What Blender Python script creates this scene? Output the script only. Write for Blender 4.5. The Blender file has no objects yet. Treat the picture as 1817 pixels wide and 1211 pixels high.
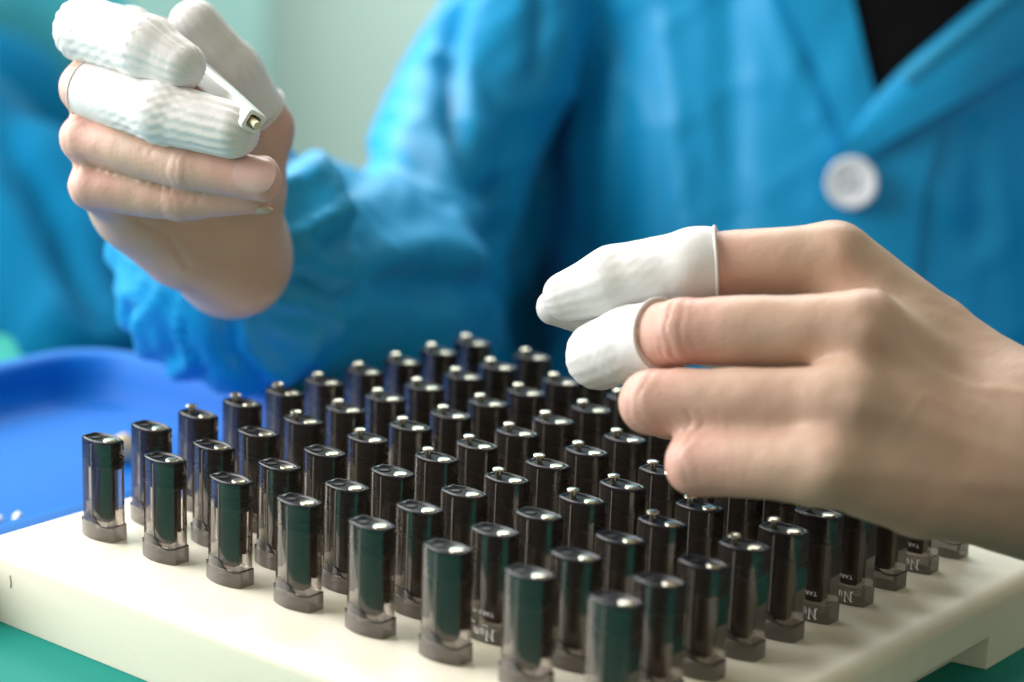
import bpy, bmesh, math, random
import numpy as np
from mathutils import Vector, Matrix, noise
from mathutils.bvhtree import BVHTree

SC = bpy.context.scene
COL = SC.collection
MM = 0.001
rng = random.Random(7)

# ------------------------------------------------------------------ camera
PW, PH, PF = 1817.0, 1211.0, 3957.9          # photograph width, height, focal length in its pixels
RM = np.array([[0.77384366, 0.63234438, 0.03614648],      # right, up, forward of the camera
               [-0.1821115, 0.167477, 0.96891014],
               [-0.60663118, 0.75636766, -0.2447582]])
CAM = np.array([395.342, -340.491, 182.761])              # millimetres; tray top is z = 0

def at(px, py, d):
    """camera-space point (mm) from a viewing direction and a distance along the view"""
    return np.array([(px - PW / 2) / PF * d, -(py - PH / 2) / PF * d, d])

def c2w(P):
    return np.asarray(P) @ RM + CAM

def w2c(P):
    return (np.asarray(P) - CAM) @ RM.T

cam_data = bpy.data.cameras.new("camera")
cam = bpy.data.objects.new("camera", cam_data)
COL.objects.link(cam)
m = Matrix.Identity(4)
for i in range(3):
    m[i][0] = RM[0][i]; m[i][1] = RM[1][i]; m[i][2] = -RM[2][i]
    m[i][3] = CAM[i] * MM
cam.matrix_world = m
cam_data.sensor_width = 36.0
cam_data.lens = 36.0 * PF / PW
cam_data.clip_start = 0.02
cam_data.clip_end = 50
cam_data.dof.use_dof = True
cam_data.dof.focus_distance = 0.520
cam_data.dof.aperture_fstop = 8.0
SC.camera = cam

# ------------------------------------------------------------------ world, lamps, exposure
w = bpy.data.worlds.new("World")
SC.world = w
w.use_nodes = True
bg = w.node_tree.nodes["Background"]
bg.inputs[0].default_value = (0.90, 0.90, 0.71, 1)
bg.inputs[1].default_value = 0.48

def area(name, pos_w, target_w, sx, sy, power, color):
    ld = bpy.data.lights.new(name, 'AREA')
    ld.shape = 'RECTANGLE'; ld.size = sx; ld.size_y = sy
    ld.energy = power; ld.color = color
    o = bpy.data.objects.new(name, ld)
    COL.objects.link(o)
    p = Vector([c * MM for c in pos_w]); t = Vector([c * MM for c in target_w])
    o.location = p
    o.rotation_euler = (t - p).to_track_quat('-Z', 'Y').to_euler()
    return o

TGT = c2w(at(900, 700, 540))
area("window_light", c2w((-640, 360, 560)), TGT, 0.70, 0.66, 13.0, (1.0, 0.965, 0.95))
area("ceiling_lamp", c2w((-350, 1050, 900)), TGT, 1.0, 0.35, 4.2, (0.97, 1.0, 0.98))
area("background_fill_light", c2w((-300, 1250, 1500)), c2w((-300, 0, 2250)), 1.6, 0.4, 40.0, (0.97, 1.0, 0.97))  # added fill with no visible source, brightens the wall behind
SC.view_settings.view_transform = 'Standard'
SC.view_settings.look = 'None'
SC.view_settings.exposure = 0.0
SC.cycles.use_denoising = True
SC.cycles.transparent_max_bounces = 24
SC.cycles.max_bounces = 10
SC.cycles.sample_clamp_indirect = 6.0

# ------------------------------------------------------------------ materials
def lin(r, g, b):
    f = lambda c: (c / 255 / 12.92) if c / 255 <= 0.04045 else ((c / 255 + 0.055) / 1.055) ** 2.4
    return (f(r), f(g), f(b), 1)

def new_mat(name):
    m_ = bpy.data.materials.new(name)
    m_.use_nodes = True
    nt = m_.node_tree
    return m_, nt, nt.nodes["Principled BSDF"]

def pmat(name, col, rough=0.5, metal=0.0, spec=0.5, var=0.0, vscale=60.0, bump=0.0, bscale=400.0,
         sss=0.0, sheen=0.0, coat=0.0, bdist=0.0006):
    m_, nt, p = new_mat(name)
    p.inputs["Base Color"].default_value = (*col[:3], 1)
    p.inputs["Roughness"].default_value = rough
    p.inputs["Metallic"].default_value = metal
    p.inputs["Specular IOR Level"].default_value = spec
    p.inputs["Coat Weight"].default_value = coat
    p.inputs["Coat Roughness"].default_value = 0.08
    p.inputs["Sheen Weight"].default_value = sheen
    tc = nt.nodes.new("ShaderNodeTexCoord")
    if var > 0:
        n = nt.nodes.new("ShaderNodeTexNoise")
        n.inputs["Scale"].default_value = vscale; n.inputs["Detail"].default_value = 5
        nt.links.new(tc.outputs["Object"], n.inputs["Vector"])
        mx = nt.nodes.new("ShaderNodeMix"); mx.data_type = 'RGBA'
        mx.inputs[6].default_value = tuple(c * (1 - var) for c in col[:3]) + (1,)
        mx.inputs[7].default_value = tuple(min(1, c * (1 + var)) for c in col[:3]) + (1,)
        nt.links.new(n.outputs["Fac"], mx.inputs[0])
        nt.links.new(mx.outputs[2], p.inputs["Base Color"])
        mr = nt.nodes.new("ShaderNodeMapRange")
        mr.inputs[3].default_value = rough * 0.88; mr.inputs[4].default_value = min(1, rough * 1.14)
        nt.links.new(n.outputs["Fac"], mr.inputs[0])
        nt.links.new(mr.outputs[0], p.inputs["Roughness"])
    if bump > 0:
        n2 = nt.nodes.new("ShaderNodeTexNoise")
        n2.inputs["Scale"].default_value = bscale; n2.inputs["Detail"].default_value = 4
        nt.links.new(tc.outputs["Object"], n2.inputs["Vector"])
        b = nt.nodes.new("ShaderNodeBump")
        b.inputs["Strength"].default_value = bump; b.inputs["Distance"].default_value = bdist
        nt.links.new(n2.outputs["Fac"], b.inputs["Height"])
        nt.links.new(b.outputs["Normal"], p.inputs["Normal"])
    if sss > 0:
        p.inputs["Subsurface Weight"].default_value = sss
        p.inputs["Subsurface Radius"].default_value = (1.0, 0.45, 0.3)
        p.inputs["Subsurface Scale"].default_value = 0.003
    return m_

def smoke_mat(name, tint, dark, body=0.3, ior=1.7):
    """smoked clear plastic wall: tinted see-through with a glossy skin"""
    m_, nt, p = new_mat(name)
    nt.nodes.remove(p)
    out = nt.nodes["Material Output"]
    tr = nt.nodes.new("ShaderNodeBsdfTransparent"); tr.inputs[0].default_value = (*tint, 1)
    df = nt.nodes.new("ShaderNodeBsdfDiffuse"); df.inputs[0].default_value = (*dark, 1)
    gl = nt.nodes.new("ShaderNodeBsdfGlossy"); gl.inputs[0].default_value = (1, 1, 1, 1)
    gl.inputs["Roughness"].default_value = 0.05
    fr = nt.nodes.new("ShaderNodeFresnel"); fr.inputs[0].default_value = ior
    m1 = nt.nodes.new("ShaderNodeMixShader"); m1.inputs[0].default_value = body
    nt.links.new(tr.outputs[0], m1.inputs[1]); nt.links.new(df.outputs[0], m1.inputs[2])
    m2 = nt.nodes.new("ShaderNodeMixShader")
    nt.links.new(fr.outputs[0], m2.inputs[0])
    nt.links.new(m1.outputs[0], m2.inputs[1]); nt.links.new(gl.outputs[0], m2.inputs[2])
    nt.links.new(m2.outputs[0], out.inputs[0])
    return m_

def skin_mat():
    m_, nt, p = new_mat("skin")
    at_ = nt.nodes.new("ShaderNodeAttribute"); at_.attribute_name = "flush"
    tc = nt.nodes.new("ShaderNodeTexCoord")
    n = nt.nodes.new("ShaderNodeTexNoise"); n.inputs["Scale"].default_value = 90; n.inputs["Detail"].default_value = 6
    nt.links.new(tc.outputs["Object"], n.inputs["Vector"])
    base = nt.nodes.new("ShaderNodeMix"); base.data_type = 'RGBA'
    base.inputs[6].default_value = (0.535, 0.36, 0.27, 1)
    base.inputs[7].default_value = (0.60, 0.42, 0.315, 1)
    nt.links.new(n.outputs["Fac"], base.inputs[0])
    mx = nt.nodes.new("ShaderNodeMix"); mx.data_type = 'RGBA'
    mx.inputs[7].default_value = (0.70, 0.37, 0.32, 1)
    nt.links.new(at_.outputs["Fac"], mx.inputs[0])
    nm_ = nt.nodes.new("ShaderNodeTexNoise"); nm_.inputs["Scale"].default_value = 42; nm_.inputs["Detail"].default_value = 3
    nt.links.new(tc.outputs["Object"], nm_.inputs["Vector"])
    rm = nt.nodes.new("ShaderNodeMapRange"); rm.inputs[1].default_value = .42; rm.inputs[2].default_value = .72; rm.inputs[4].default_value = .45
    nt.links.new(nm_.outputs["Fac"], rm.inputs[0])
    mo = nt.nodes.new("ShaderNodeMix"); mo.data_type = 'RGBA'; mo.inputs[7].default_value = (0.60, 0.335, 0.265, 1)
    nt.links.new(rm.outputs[0], mo.inputs[0]); nt.links.new(base.outputs[2], mo.inputs[6])
    nt.links.new(mo.outputs[2], mx.inputs[6])
    nt.links.new(mx.outputs[2], p.inputs["Base Color"])
    p.inputs["Roughness"].default_value = 0.47
    p.inputs["Subsurface Weight"].default_value = 0.22
    p.inputs["Subsurface Radius"].default_value = (1.0, 0.4, 0.25)
    p.inputs["Subsurface Scale"].default_value = 0.0035
    n2 = nt.nodes.new("ShaderNodeTexVoronoi"); n2.inputs["Scale"].default_value = 900
    nt.links.new(tc.outputs["Object"], n2.inputs["Vector"])
    n3 = nt.nodes.new("ShaderNodeTexNoise"); n3.inputs["Scale"].default_value = 220; n3.inputs["Detail"].default_value = 5
    nt.links.new(tc.outputs["Object"], n3.inputs["Vector"])
    ad = nt.nodes.new("ShaderNodeMath"); ad.operation = 'ADD'
    nt.links.new(n2.outputs["Distance"], ad.inputs[0]); nt.links.new(n3.outputs["Fac"], ad.inputs[1])
    b = nt.nodes.new("ShaderNodeBump"); b.inputs["Strength"].default_value = 0.14; b.inputs["Distance"].default_value = 0.0003
    nt.links.new(ad.outputs[0], b.inputs["Height"]); nt.links.new(b.outputs["Normal"], p.inputs["Normal"])
    return m_

def tray_mat():
    m_, nt, p = new_mat("tray_nylon")
    tc = nt.nodes.new("ShaderNodeTexCoord")
    n = nt.nodes.new("ShaderNodeTexNoise"); n.inputs["Scale"].default_value = 26; n.inputs["Detail"].default_value = 4
    nt.links.new(tc.outputs["Object"], n.inputs["Vector"])
    cr = nt.nodes.new("ShaderNodeValToRGB")
    cr.color_ramp.elements[0].position = 0.56; cr.color_ramp.elements[0].color = (0.85, 0.805, 0.675, 1)
    cr.color_ramp.elements[1].position = 0.70; cr.color_ramp.elements[1].color = (0.80, 0.745, 0.55, 1)
    nt.links.new(n.outputs["Fac"], cr.inputs[0])
    nt.links.new(cr.outputs[0], p.inputs["Base Color"])
    p.inputs["Roughness"].default_value = 0.42
    p.inputs["Subsurface Weight"].default_value = 0.25
    p.inputs["Subsurface Radius"].default_value = (1, 0.9, 0.7)
    p.inputs["Subsurface Scale"].default_value = 0.003
    n2 = nt.nodes.new("ShaderNodeTexNoise"); n2.inputs["Scale"].default_value = 700
    nt.links.new(tc.outputs["Object"], n2.inputs["Vector"])
    b = nt.nodes.new("ShaderNodeBump"); b.inputs["Strength"].default_value = 0.15; b.inputs["Distance"].default_value = 0.0003
    nt.links.new(n2.outputs["Fac"], b.inputs["Height"]); nt.links.new(b.outputs["Normal"], p.inputs["Normal"])
    return m_

def table_mat():
    m_, nt, p = new_mat("green_mat")
    tc = nt.nodes.new("ShaderNodeTexCoord")
    n = nt.nodes.new("ShaderNodeTexNoise"); n.inputs["Scale"].default_value = 14; n.inputs["Detail"].default_value = 6
    nt.links.new(tc.outputs["Object"], n.inputs["Vector"])
    cr = nt.nodes.new("ShaderNodeValToRGB")
    cr.color_ramp.elements[0].color = (0.0, 0.205, 0.17, 1)
    cr.color_ramp.elements[1].color = (0.0, 0.25, 0.21, 1)
    nt.links.new(n.outputs["Fac"], cr.inputs[0])
    mp = nt.nodes.new("ShaderNodeMapping"); mp.inputs["Scale"].default_value = (6, 220, 1); mp.inputs["Rotation"].default_value = (0, 0, 0.5)
    nt.links.new(tc.outputs["Object"], mp.inputs[0])
    n2 = nt.nodes.new("ShaderNodeTexNoise"); n2.inputs["Scale"].default_value = 1.6; n2.inputs["Detail"].default_value = 2
    nt.links.new(mp.outputs[0], n2.inputs["Vector"])
    c2 = nt.nodes.new("ShaderNodeValToRGB")
    c2.color_ramp.elements[0].position = 0.70; c2.color_ramp.elements[0].color = (0, 0, 0, 1)
    c2.color_ramp.elements[1].position = 0.78; c2.color_ramp.elements[1].color = (0.25, 0.25, 0.25, 1)
    nt.links.new(n2.outputs["Fac"], c2.inputs[0])
    mx = nt.nodes.new("ShaderNodeMix"); mx.data_type = 'RGBA'
    mx.inputs[7].default_value = (0.10, 0.42, 0.34, 1)
    nt.links.new(c2.outputs[0], mx.inputs[0]); nt.links.new(cr.outputs[0], mx.inputs[6])
    nt.links.new(mx.outputs[2], p.inputs["Base Color"])
    p.inputs["Roughness"].default_value = 0.6
    p.inputs["Specular IOR Level"].default_value = 0.2
    return m_

M = {}
M['tray'] = tray_mat()
M['table'] = table_mat()
M['shell'] = smoke_mat("smoked_plastic", (0.83, 0.785, 0.745), (0.12, 0.100, 0.086), 0.15, 1.62)
M['base'] = smoke_mat("smoked_plastic_base", (0.66, 0.625, 0.595), (0.145, 0.128, 0.118), 0.42, 1.5)
M['core'] = pmat("brown_core", (0.085, 0.045, 0.027), 0.22, spec=0.4, var=0.35, vscale=300)
M['gasket'] = pmat("black_gasket", (0.010, 0.009, 0.009), 0.35)
M['lid'] = pmat("black_lid", (0.008, 0.008, 0.012), 0.5, spec=0.10)
M['rim'] = pmat("black_rim", (0.010, 0.010, 0.014), 0.22, spec=0.35)
M['seal'] = pmat("grey_seal", (0.10, 0.082, 0.068), 0.5)
M['rib'] = pmat("grey_glint_strip", (0.20, 0.195, 0.185), 0.3)  # lighter grey puts the front highlight line into the colour
M['hole'] = pmat("hole_black", (0.002, 0.002, 0.003), 0.6)
M['contact'] = pmat("gold_contact", (0.55, 0.52, 0.42), 0.27, metal=1.0, var=0.08, vscale=500)
M['seam'] = pmat("seam_dark", (0.004, 0.004, 0.004), 0.6)
M['ink'] = pmat("white_ink", (0.90, 0.90, 0.90), 0.6)
M['skin'] = skin_mat()
M['nail'] = pmat("nail", (0.70, 0.43, 0.395), 0.22, spec=0.5, sss=0.2, coat=0.3)
M['nail_tip'] = pmat("nail_tip", (0.58, 0.47, 0.34), 0.6)
M['cot'] = pmat("white_latex", (0.74, 0.725, 0.72), 0.50, sss=0.15, bump=0.12, bscale=900, var=0.03, vscale=150)
M['jacket'] = pmat("blue_smock_cloth", (0.0, 0.285, 0.58), 0.46, spec=0.34, var=0.08, vscale=18, bump=0.25, bscale=260, sheen=0.05)
M['shirt'] = pmat("black_knit", (0.006, 0.006, 0.007), 0.9, spec=0.08, bump=0.3, bscale=800)
M['stitch'] = pmat("stitch_thread", (0.04, 0.38, 0.58), 0.6)
M['button'] = pmat("white_button", (0.74, 0.76, 0.80), 0.28, var=0.06, vscale=120)
M['button_hole'] = pmat("button_hole_grey", (0.22, 0.26, 0.34), 0.6)
M['blue_plastic'] = pmat("blue_plastic", (0.0, 0.115, 0.44), 0.5, spec=0.12, var=0.08, vscale=40, bump=0.1, bscale=300)
M['pale'] = pmat("pale_scrap", (0.66, 0.70, 0.50), 0.6, var=0.1)
M['cream'] = pmat("cream_scrap", (0.66, 0.52, 0.30), 0.7, var=0.25, vscale=200)
M['white_bit'] = pmat("white_bit", (0.75, 0.75, 0.8), 0.5)
M['tool'] = pmat("white_tube", (0.80, 0.81, 0.80), 0.28, sss=0.2, coat=0.2)
M['pin'] = pmat("pale_gold_pin", (0.80, 0.72, 0.50), 0.3, metal=0.35)
M['tool_in'] = pmat("tube_inside", (0.10, 0.085, 0.05), 0.6)
M['wall'] = pmat("pale_green_wall", (0.48, 0.63, 0.585), 0.8, var=0.04, vscale=3)
M['panel'] = pmat("teal_partition", (0.27, 0.47, 0.45), 0.7, var=0.08, vscale=3)
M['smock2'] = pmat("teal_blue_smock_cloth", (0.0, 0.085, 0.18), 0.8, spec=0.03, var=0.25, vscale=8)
M['teal_cloth'] = pmat("teal_cloth", (0.03, 0.33, 0.42), 0.6, var=0.25, vscale=6)

# ------------------------------------------------------------------ object helpers
def obj(name, verts, faces, mat, parent=None, smooth=False):
    me = bpy.data.meshes.new(name)
    me.from_pydata([tuple(float(c) * MM for c in v) for v in verts], [], [tuple(int(i) for i in f) for f in faces])
    me.materials.append(mat)
    if smooth:
        me.polygons.foreach_set("use_smooth", [True] * len(me.polygons))
    me.update()
    o = bpy.data.objects.new(name, me)
    COL.objects.link(o)
    if parent: o.parent = parent
    return o

def bobj(name, bm, mat, parent=None, smooth=False, sharp=None):
    me = bpy.data.meshes.new(name)
    bmesh.ops.recalc_face_normals(bm, faces=bm.faces)
    for v in bm.verts: v.co *= MM
    bm.to_mesh(me); bm.free()
    me.materials.append(mat)
    if smooth:
        me.polygons.foreach_set("use_smooth", [True] * len(me.polygons))
        if sharp is not None:
            me.set_sharp_from_angle(angle=math.radians(sharp))
    o = bpy.data.objects.new(name, me)
    COL.objects.link(o)
    if parent: o.parent = parent
    return o

def tag(o, label, cat, group=None, kind=None):
    if label: o['label'] = label
    if cat: o['category'] = cat
    if group: o['group'] = group
    if kind: o['kind'] = kind
    return o

def thing(name, label, cat, loc_mm, group=None):
    o = bpy.data.objects.new(name, None)
    o.empty_display_size = 0.01
    COL.objects.link(o)
    o.location = [c * MM for c in loc_mm]
    return tag(o, label, cat, group)

def loft(bm, rings, cap0=True, cap1=True):
    R = [[bm.verts.new(p) for p in r] for r in rings]
    n = len(R[0])
    for a, b in zip(R[:-1], R[1:]):
        for i in range(n):
            bm.faces.new((a[i], a[(i + 1) % n], b[(i + 1) % n], b[i]))
    if cap0: bm.faces.new(R[0][::-1])
    if cap1: bm.faces.new(R[-1])
    return R

def lathe(bm, prof, cx, cy, n=20):
    rings = [[(cx + r * math.cos(2 * math.pi * i / n), cy + r * math.sin(2 * math.pi * i / n), z) for i in range(n)] for r, z in prof]
    loft(bm, rings)

def tube(bm, pts, r, n=6):
    pts = [Vector(p) for p in pts]
    rings = []
    for i, p in enumerate(pts):
        t = (pts[min(i + 1, len(pts) - 1)] - pts[max(i - 1, 0)]).normalized()
        a = t.orthogonal().normalized() if i == 0 else (prev - t * prev.dot(t)).normalized()
        prev = a
        b = t.cross(a)
        rings.append([p + (a * math.cos(2 * math.pi * k / n) + b * math.sin(2 * math.pi * k / n)) * r for k in range(n)])
    loft(bm, rings)

# ------------------------------------------------------------------ setting: table, walls
def slab(name, x0, x1, y0, y1, z0, z1, mat, kind=None):
    bm = bmesh.new()
    loft(bm, [[(x0, y0, z), (x1, y0, z), (x1, y1, z), (x0, y1, z)] for z in (z0, z1)])
    o = bobj(name, bm, mat)
    if kind: o['kind'] = kind
    return o

TZ = -19.2
# table top: a board whose far edge runs across the view
fx = np.array([RM[2][0], RM[2][1]]); fx /= np.linalg.norm(fx)
rx = np.array([fx[1], -fx[0]])
cxy = CAM[:2]
def tp(r, f, z): 
    p = cxy + rx * r + fx * f
    return (p[0], p[1], z)
def far_edge(r): return 742 - 0.38 * r
bm = bmesh.new()
loft(bm, [[tp(-900, -250, z), tp(900, -250, z), tp(900, far_edge(300), z), tp(300, far_edge(300), z), tp(-420, far_edge(-420), z), tp(-900, far_edge(-420), z)] for z in (TZ - 30, TZ - 1.6)])
o = bobj("table_top", bm, pmat("shade_dark_table", (0.035, 0.04, 0.042), 0.45, var=0.2, vscale=20)); o['kind'] = 'structure'  # dark colour stands in for the shade beyond the mat's right edge
# green mat lying on it, cut parallel to the white tray
bm = bmesh.new()
P4 = [(-620, -420), (206, -420), (206, 225), (-40, 225)]
A_ = tp(-20, far_edge(-20) - 30, 0); B_ = tp(-400, far_edge(-400) - 30, 0)
out = [(-620, -420), (206, -420), (206, 150), (60, 190), (A_[0], A_[1]), (B_[0], B_[1])]
loft(bm, [[(x, y, z) for x, y in out] for z in (TZ - 1.55, TZ - .05)])
tag(bobj("cutting_mat", bm, M['table']), "green work mat under the white tray and the blue tray", "mat")
bm = bmesh.new()
loft(bm, [[tp(-2600, 2300, z), tp(2600, 2300, z), tp(2600, 2400, z), tp(-2600, 2400, z)] for z in (-760, 1500)])
o = bobj("wall", bm, M['wall']); o['kind'] = 'structure'
bm = bmesh.new()
loft(bm, [[tp(-2600, -600, z), tp(2600, -600, z), tp(2600, 2300, z), tp(-2600, 2300, z)] for z in (-860, -760)])
o = bobj("floor", bm, pmat("grey_floor", (0.25, 0.33, 0.32), 0.6, var=0.1, vscale=4)); o['kind'] = 'structure'
# teal partition left of the pale wall
bm = bmesh.new()
loft(bm, [[tp(-1600, 2150, z), tp(-248, 2150, z), tp(-248, 2180, z), tp(-1600, 2180, z)] for z in (-758, 1400)])
tag(bobj("partition", bm, M['panel']), "blurred teal partition behind the raised hand, left of the pale green wall", "partition")

# ------------------------------------------------------------------ white tray
tray = thing("pod_tray", "cream white plastic tray holding the rows of dark pods", "tray", (60, 60, TZ))
OX, OY, OZ = 60, 60, TZ
TX0, TX1, TY0, TY1 = -23.8, 174.5, -22.6, 160.0
def rrect(x0, x1, y0, y1, r, z, n=6):
    pts = []
    for cx_, cy_, a0 in ((x1 - r, y0 + r, -90), (x1 - r, y1 - r, 0), (x0 + r, y1 - r, 90), (x0 + r, y0 + r, 180)):
        for k in range(n + 1):
            a = math.radians(a0 + 90 * k / n)
            pts.append((cx_ + r * math.cos(a) - OX, cy_ + r * math.sin(a) - OY, z - OZ))
    return pts
bm = bmesh.new()
rb = 3.8
rings = []
for k in range(7):                               # soft rounded top edge
    a = math.radians(90 * k / 6)
    e = rb * (1 - math.cos(a))
    rings.append(rrect(TX0 + e, TX1 - e, TY0 + e, TY1 - e, 6 - e * 0.6, -rb + rb * math.sin(a)))
NY0, NY1 = 14.0, 120.0
def with_notch(o_, inset):                       # adds the finger grip corners on the right side
    X_ = o_[6][0]; z = o_[6][2]
    k = 1.5 if inset else 0
    st = [(X_, NY0 - OY, z), (X_ - inset, NY0 + k + .01 - OY, z), (X_ - inset, NY1 - k - .01 - OY, z), (X_, NY1 - OY, z)]
    return o_[:7] + st + o_[7:]
low = [rrect(TX0, TX1, TY0, TY1, 6, z) for z in (TZ + .05, -10.8)]
rings = [with_notch(low[0], 8.5), with_notch(low[1], 8.5), with_notch(low[1], 0)] + [with_notch(r, 0) for r in rings]
loft(bm, rings)
bmesh.ops.remove_doubles(bm, verts=bm.verts, dist=0.005)
bmesh.ops.dissolve_degenerate(bm, edges=bm.edges, dist=0.004)
bobj("board", bm, M['tray'], tray, True, 40)
bm = bmesh.new()
tube(bm, [(-10.5 - OX, TY0 - 0.05 - OY, -6.3 - OZ), (-10.2 - OX, TY0 - 0.05 - OY, -8.2 - OZ), (-10.4 - OX, TY0 - 0.05 - OY, -9.4 - OZ)], 0.16, 5)
bobj("scratch", bm, pmat("brown_scratch", (0.36, 0.27, 0.14), 0.7), tray)

# ------------------------------------------------------------------ pods
DX, DY, HP = 22.0, 15.333, 25.06
def arc_pts(L, T, e, n=9):
    # front arc bulges to -y, flat ends of half height e
    s = T - e
    R_ = (L * L + s * s) / (2 * s)
    th = math.asin(L / R_)
    f = [(R_ * math.sin(-th + 2 * th * k / n), -(e + R_ * math.cos(-th + 2 * th * k / n) - (R_ - s))) for k in range(n + 1)]
    return f + [(-x, -y) for x, y in f]
def arc_y(x, L, T, e):
    s = T - e
    R_ = (L * L + s * s) / (2 * s)
    return -(e + math.sqrt(max(R_ * R_ - x * x, 0)) - (R_ - s))
LB, TB, EB = 5.32, 3.3, 2.0
LS, TS, ES = 5.74, 3.6, 2.16
def ring(L, T, e, z, n=9):
    return [(x, y, z) for x, y in arc_pts(L, T, e, n)]

def pod_meshes():
    P = {}
    bm = bmesh.new()
    loft(bm, [ring(LB, TB, EB, 4.0), ring(LB, TB, EB, HP - 1.0), ring(LB, TB, EB, HP - .5)], cap0=False, cap1=False)
    P['shell'] = bobj("shell", bm, M['shell'], None, True, 22)
    bm = bmesh.new()
    loft(bm, [ring(LB - .9, TB - .8, EB - .55, HP - 0.5), ring(LB, TB, EB, HP - 0.49), ring(LB, TB, EB, HP - 0.40), ring(LB - .10, TB - .09, EB - .07, HP - 0.12), ring(LB - .26, TB - .24, EB - .18, HP),
              ring(LB - .5, TB - .45, EB - .32, HP - .02), ring(LB - .8, TB - .7, EB - .48, HP - 0.45)], cap0=False, cap1=False)
    P['rim'] = bobj("rim", bm, M['rim'], None, True, 60)
    bm = bmesh.new()
    loft(bm, [ring(LB - .8, TB - .7, EB - .48, HP - 1.6), ring(LB - .8, TB - .7, EB - .48, HP - 0.46)])
    P['lid'] = bobj("lid", bm, M['lid'], None, True, 30)
    bm = bmesh.new()
    loft(bm, [ring(LB - 1.1, TB - 1.0, EB - .6, HP - 6.2), ring(LB - 1.1, TB - 1.0, EB - .6, HP - 1.7)])
    loft(bm, [ring(LB - .42, TB - .38, EB - .22, HP - 5.0), ring(LB - .42, TB - .38, EB - .22, HP - 4.4)])
    P['gasket'] = bobj("gasket", bm, M['gasket'], None, True, 30)
    bm = bmesh.new()
    loft(bm, [ring(LB - 2.9, TB - 1.8, EB - 1.2, 4.2), ring(LB - 2.4, TB - 1.4, EB - .9, 5.0), ring(LB - 2.4, TB - 1.4, EB - .9, HP - 7.4)])
    loft(bm, [ring(LB - 2.4, TB - 1.5, EB - 1.0, HP - 7.5), ring(LB - 2.4, TB - 1.5, EB - 1.0, HP - 6.0)])
    P['core'] = bobj("core", bm, M['core'], None, True, 22)
    bm = bmesh.new()
    loft(bm, [ring(LB - .7, TB - .6, EB - .4, HP - 7.3), ring(LB - .45, TB - .4, EB - .25, HP - 7.0), ring(LB - .45, TB - .4, EB - .25, HP - 6.4)])
    P['seal'] = bobj("seal", bm, M['seal'], None, True, 30)
    bm = bmesh.new()                              # base sleeve, a little wider than the shell
    loft(bm, [ring(LS, TS, ES, 0.02), ring(LS, TS, ES, 3.7), ring(LS, TS, ES, 4.05), ring(LS - .15, TS - .12, ES - .1, 4.2), ring(LB + .02, TB + .02, EB + .02, 4.2)], cap0=False, cap1=False)
    P['base'] = bobj("base", bm, M['base'], None, True, 22)
    # seam with the raised thumb tongue on the front
    curve = [(-2.0, 6.1), (-1.2, 6.2), (-.2, 6.0), (.6, 5.6), (1.3, 5.0), (1.9, 4.4), (2.5, 4.0), (3.3, 3.82), (4.6, 3.8)]
    pts = []
    for x, z in curve:
        k = min(1, max(0, (6.2 - z) / 2.0))
        L, T, e = LB + (LS - LB) * k, TB + (TS - TB) * k, EB + (ES - EB) * k
        pts.append((x, arc_y(x, L, T, e) - 0.10, z))
    pts += [(LS - .05, -ES - 0.08, 3.95), (LS + .05, -ES + .25, 4.05), (LS + .05, ES - .3, 4.1)]
    bm = bmesh.new(); tube(bm, pts, 0.15, 5)
    tube(bm, [(-LS - .02, ES - .3, 4.15), (-LS - .02, -ES, 4.15), (-LS + .7, arc_y(-LS + .7, LS, TS, ES) - .06, 3.7)], 0.16, 5)
    P['seam'] = bobj("seam", bm, M['seam'])
    # tongue plate, closed wedge lying on the shell front
    bm = bmesh.new()
    xs = np.linspace(-4.6, 2.2, 9); top = []; fr = []; bot = []
    for x in xs:
        zt = float(np.interp(x, [c[0] for c in curve], [c[1] for c in curve]))
        ys = arc_y(x, LB, TB, EB); yb = arc_y(x, LS, TS, ES)
        fr.append(bm.verts.new((x, yb + .03, 4.12))); top.append(bm.verts.new((x, ys - .10, zt))); bot.append(bm.verts.new((x, ys + .05, 4.12)))
    for i in range(8):
        bm.faces.new((fr[i], fr[i + 1], top[i + 1], top[i]))
        bm.faces.new((bot[i + 1], bot[i], top[i], top[i + 1]))
        bm.faces.new((fr[i + 1], fr[i], bot[i], bot[i + 1]))
    bm.faces.new((fr[0], top[0], bot[0])); bm.faces.new((fr[-1], bot[-1], top[-1]))
    P['tongue'] = bobj("tongue", bm, M['base'], None, True, 40)
    bm = bmesh.new()                              # raised grey strip standing in for the bright reflection line
    xr = -0.4
    yr = arc_y(xr, LB, TB, EB)
    loft(bm, [[(xr - .24, yr + .05, z), (xr - .10, yr - .20, z), (xr + .08, yr - .22, z), (xr + .16, yr + .05, z)] for z in (6.3, HP - 1.0)])
    P['rib'] = bobj("rib", bm, M['rib'])
    bm = bmesh.new()
    lathe(bm, [(1.72, HP - 0.7), (1.72, HP - .15), (1.6, HP + .05), (1.3, HP + .14), (0.4, HP + .19)], 2.62, 0)
    P['contact_disc'] = bobj("contact_disc", bm, M['contact'], None, True, 50)
    z0 = HP + 1.05
    bm = bmesh.new()
    lathe(bm, [(0.75, HP - 1.0), (0.75, z0), (1.35, z0 + .05), (1.5, z0 + .22), (1.45, z0 + .42), (1.1, z0 + .62), (0.5, z0 + .72)], -2.62, 0)
    P['contact_pin'] = bobj("contact_pin", bm, M['contact'], None, True, 45)
    bm = bmesh.new()
    lathe(bm, [(1.25, HP - .55), (1.25, HP - .44), (.2, HP - .44)], -2.62, 0)
    P['hole'] = bobj("pin_hole", bm, M['hole'])
    bm = bmesh.new()
    tube(bm, [(-2.62 + 1.45 * math.cos(a), 1.45 * math.sin(a), HP - .38) for a in np.linspace(0, 6.2, 18)], 0.16, 6)
    P['collar'] = bobj("hole_collar", bm, M['lid'], None, True)
    return P

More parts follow.
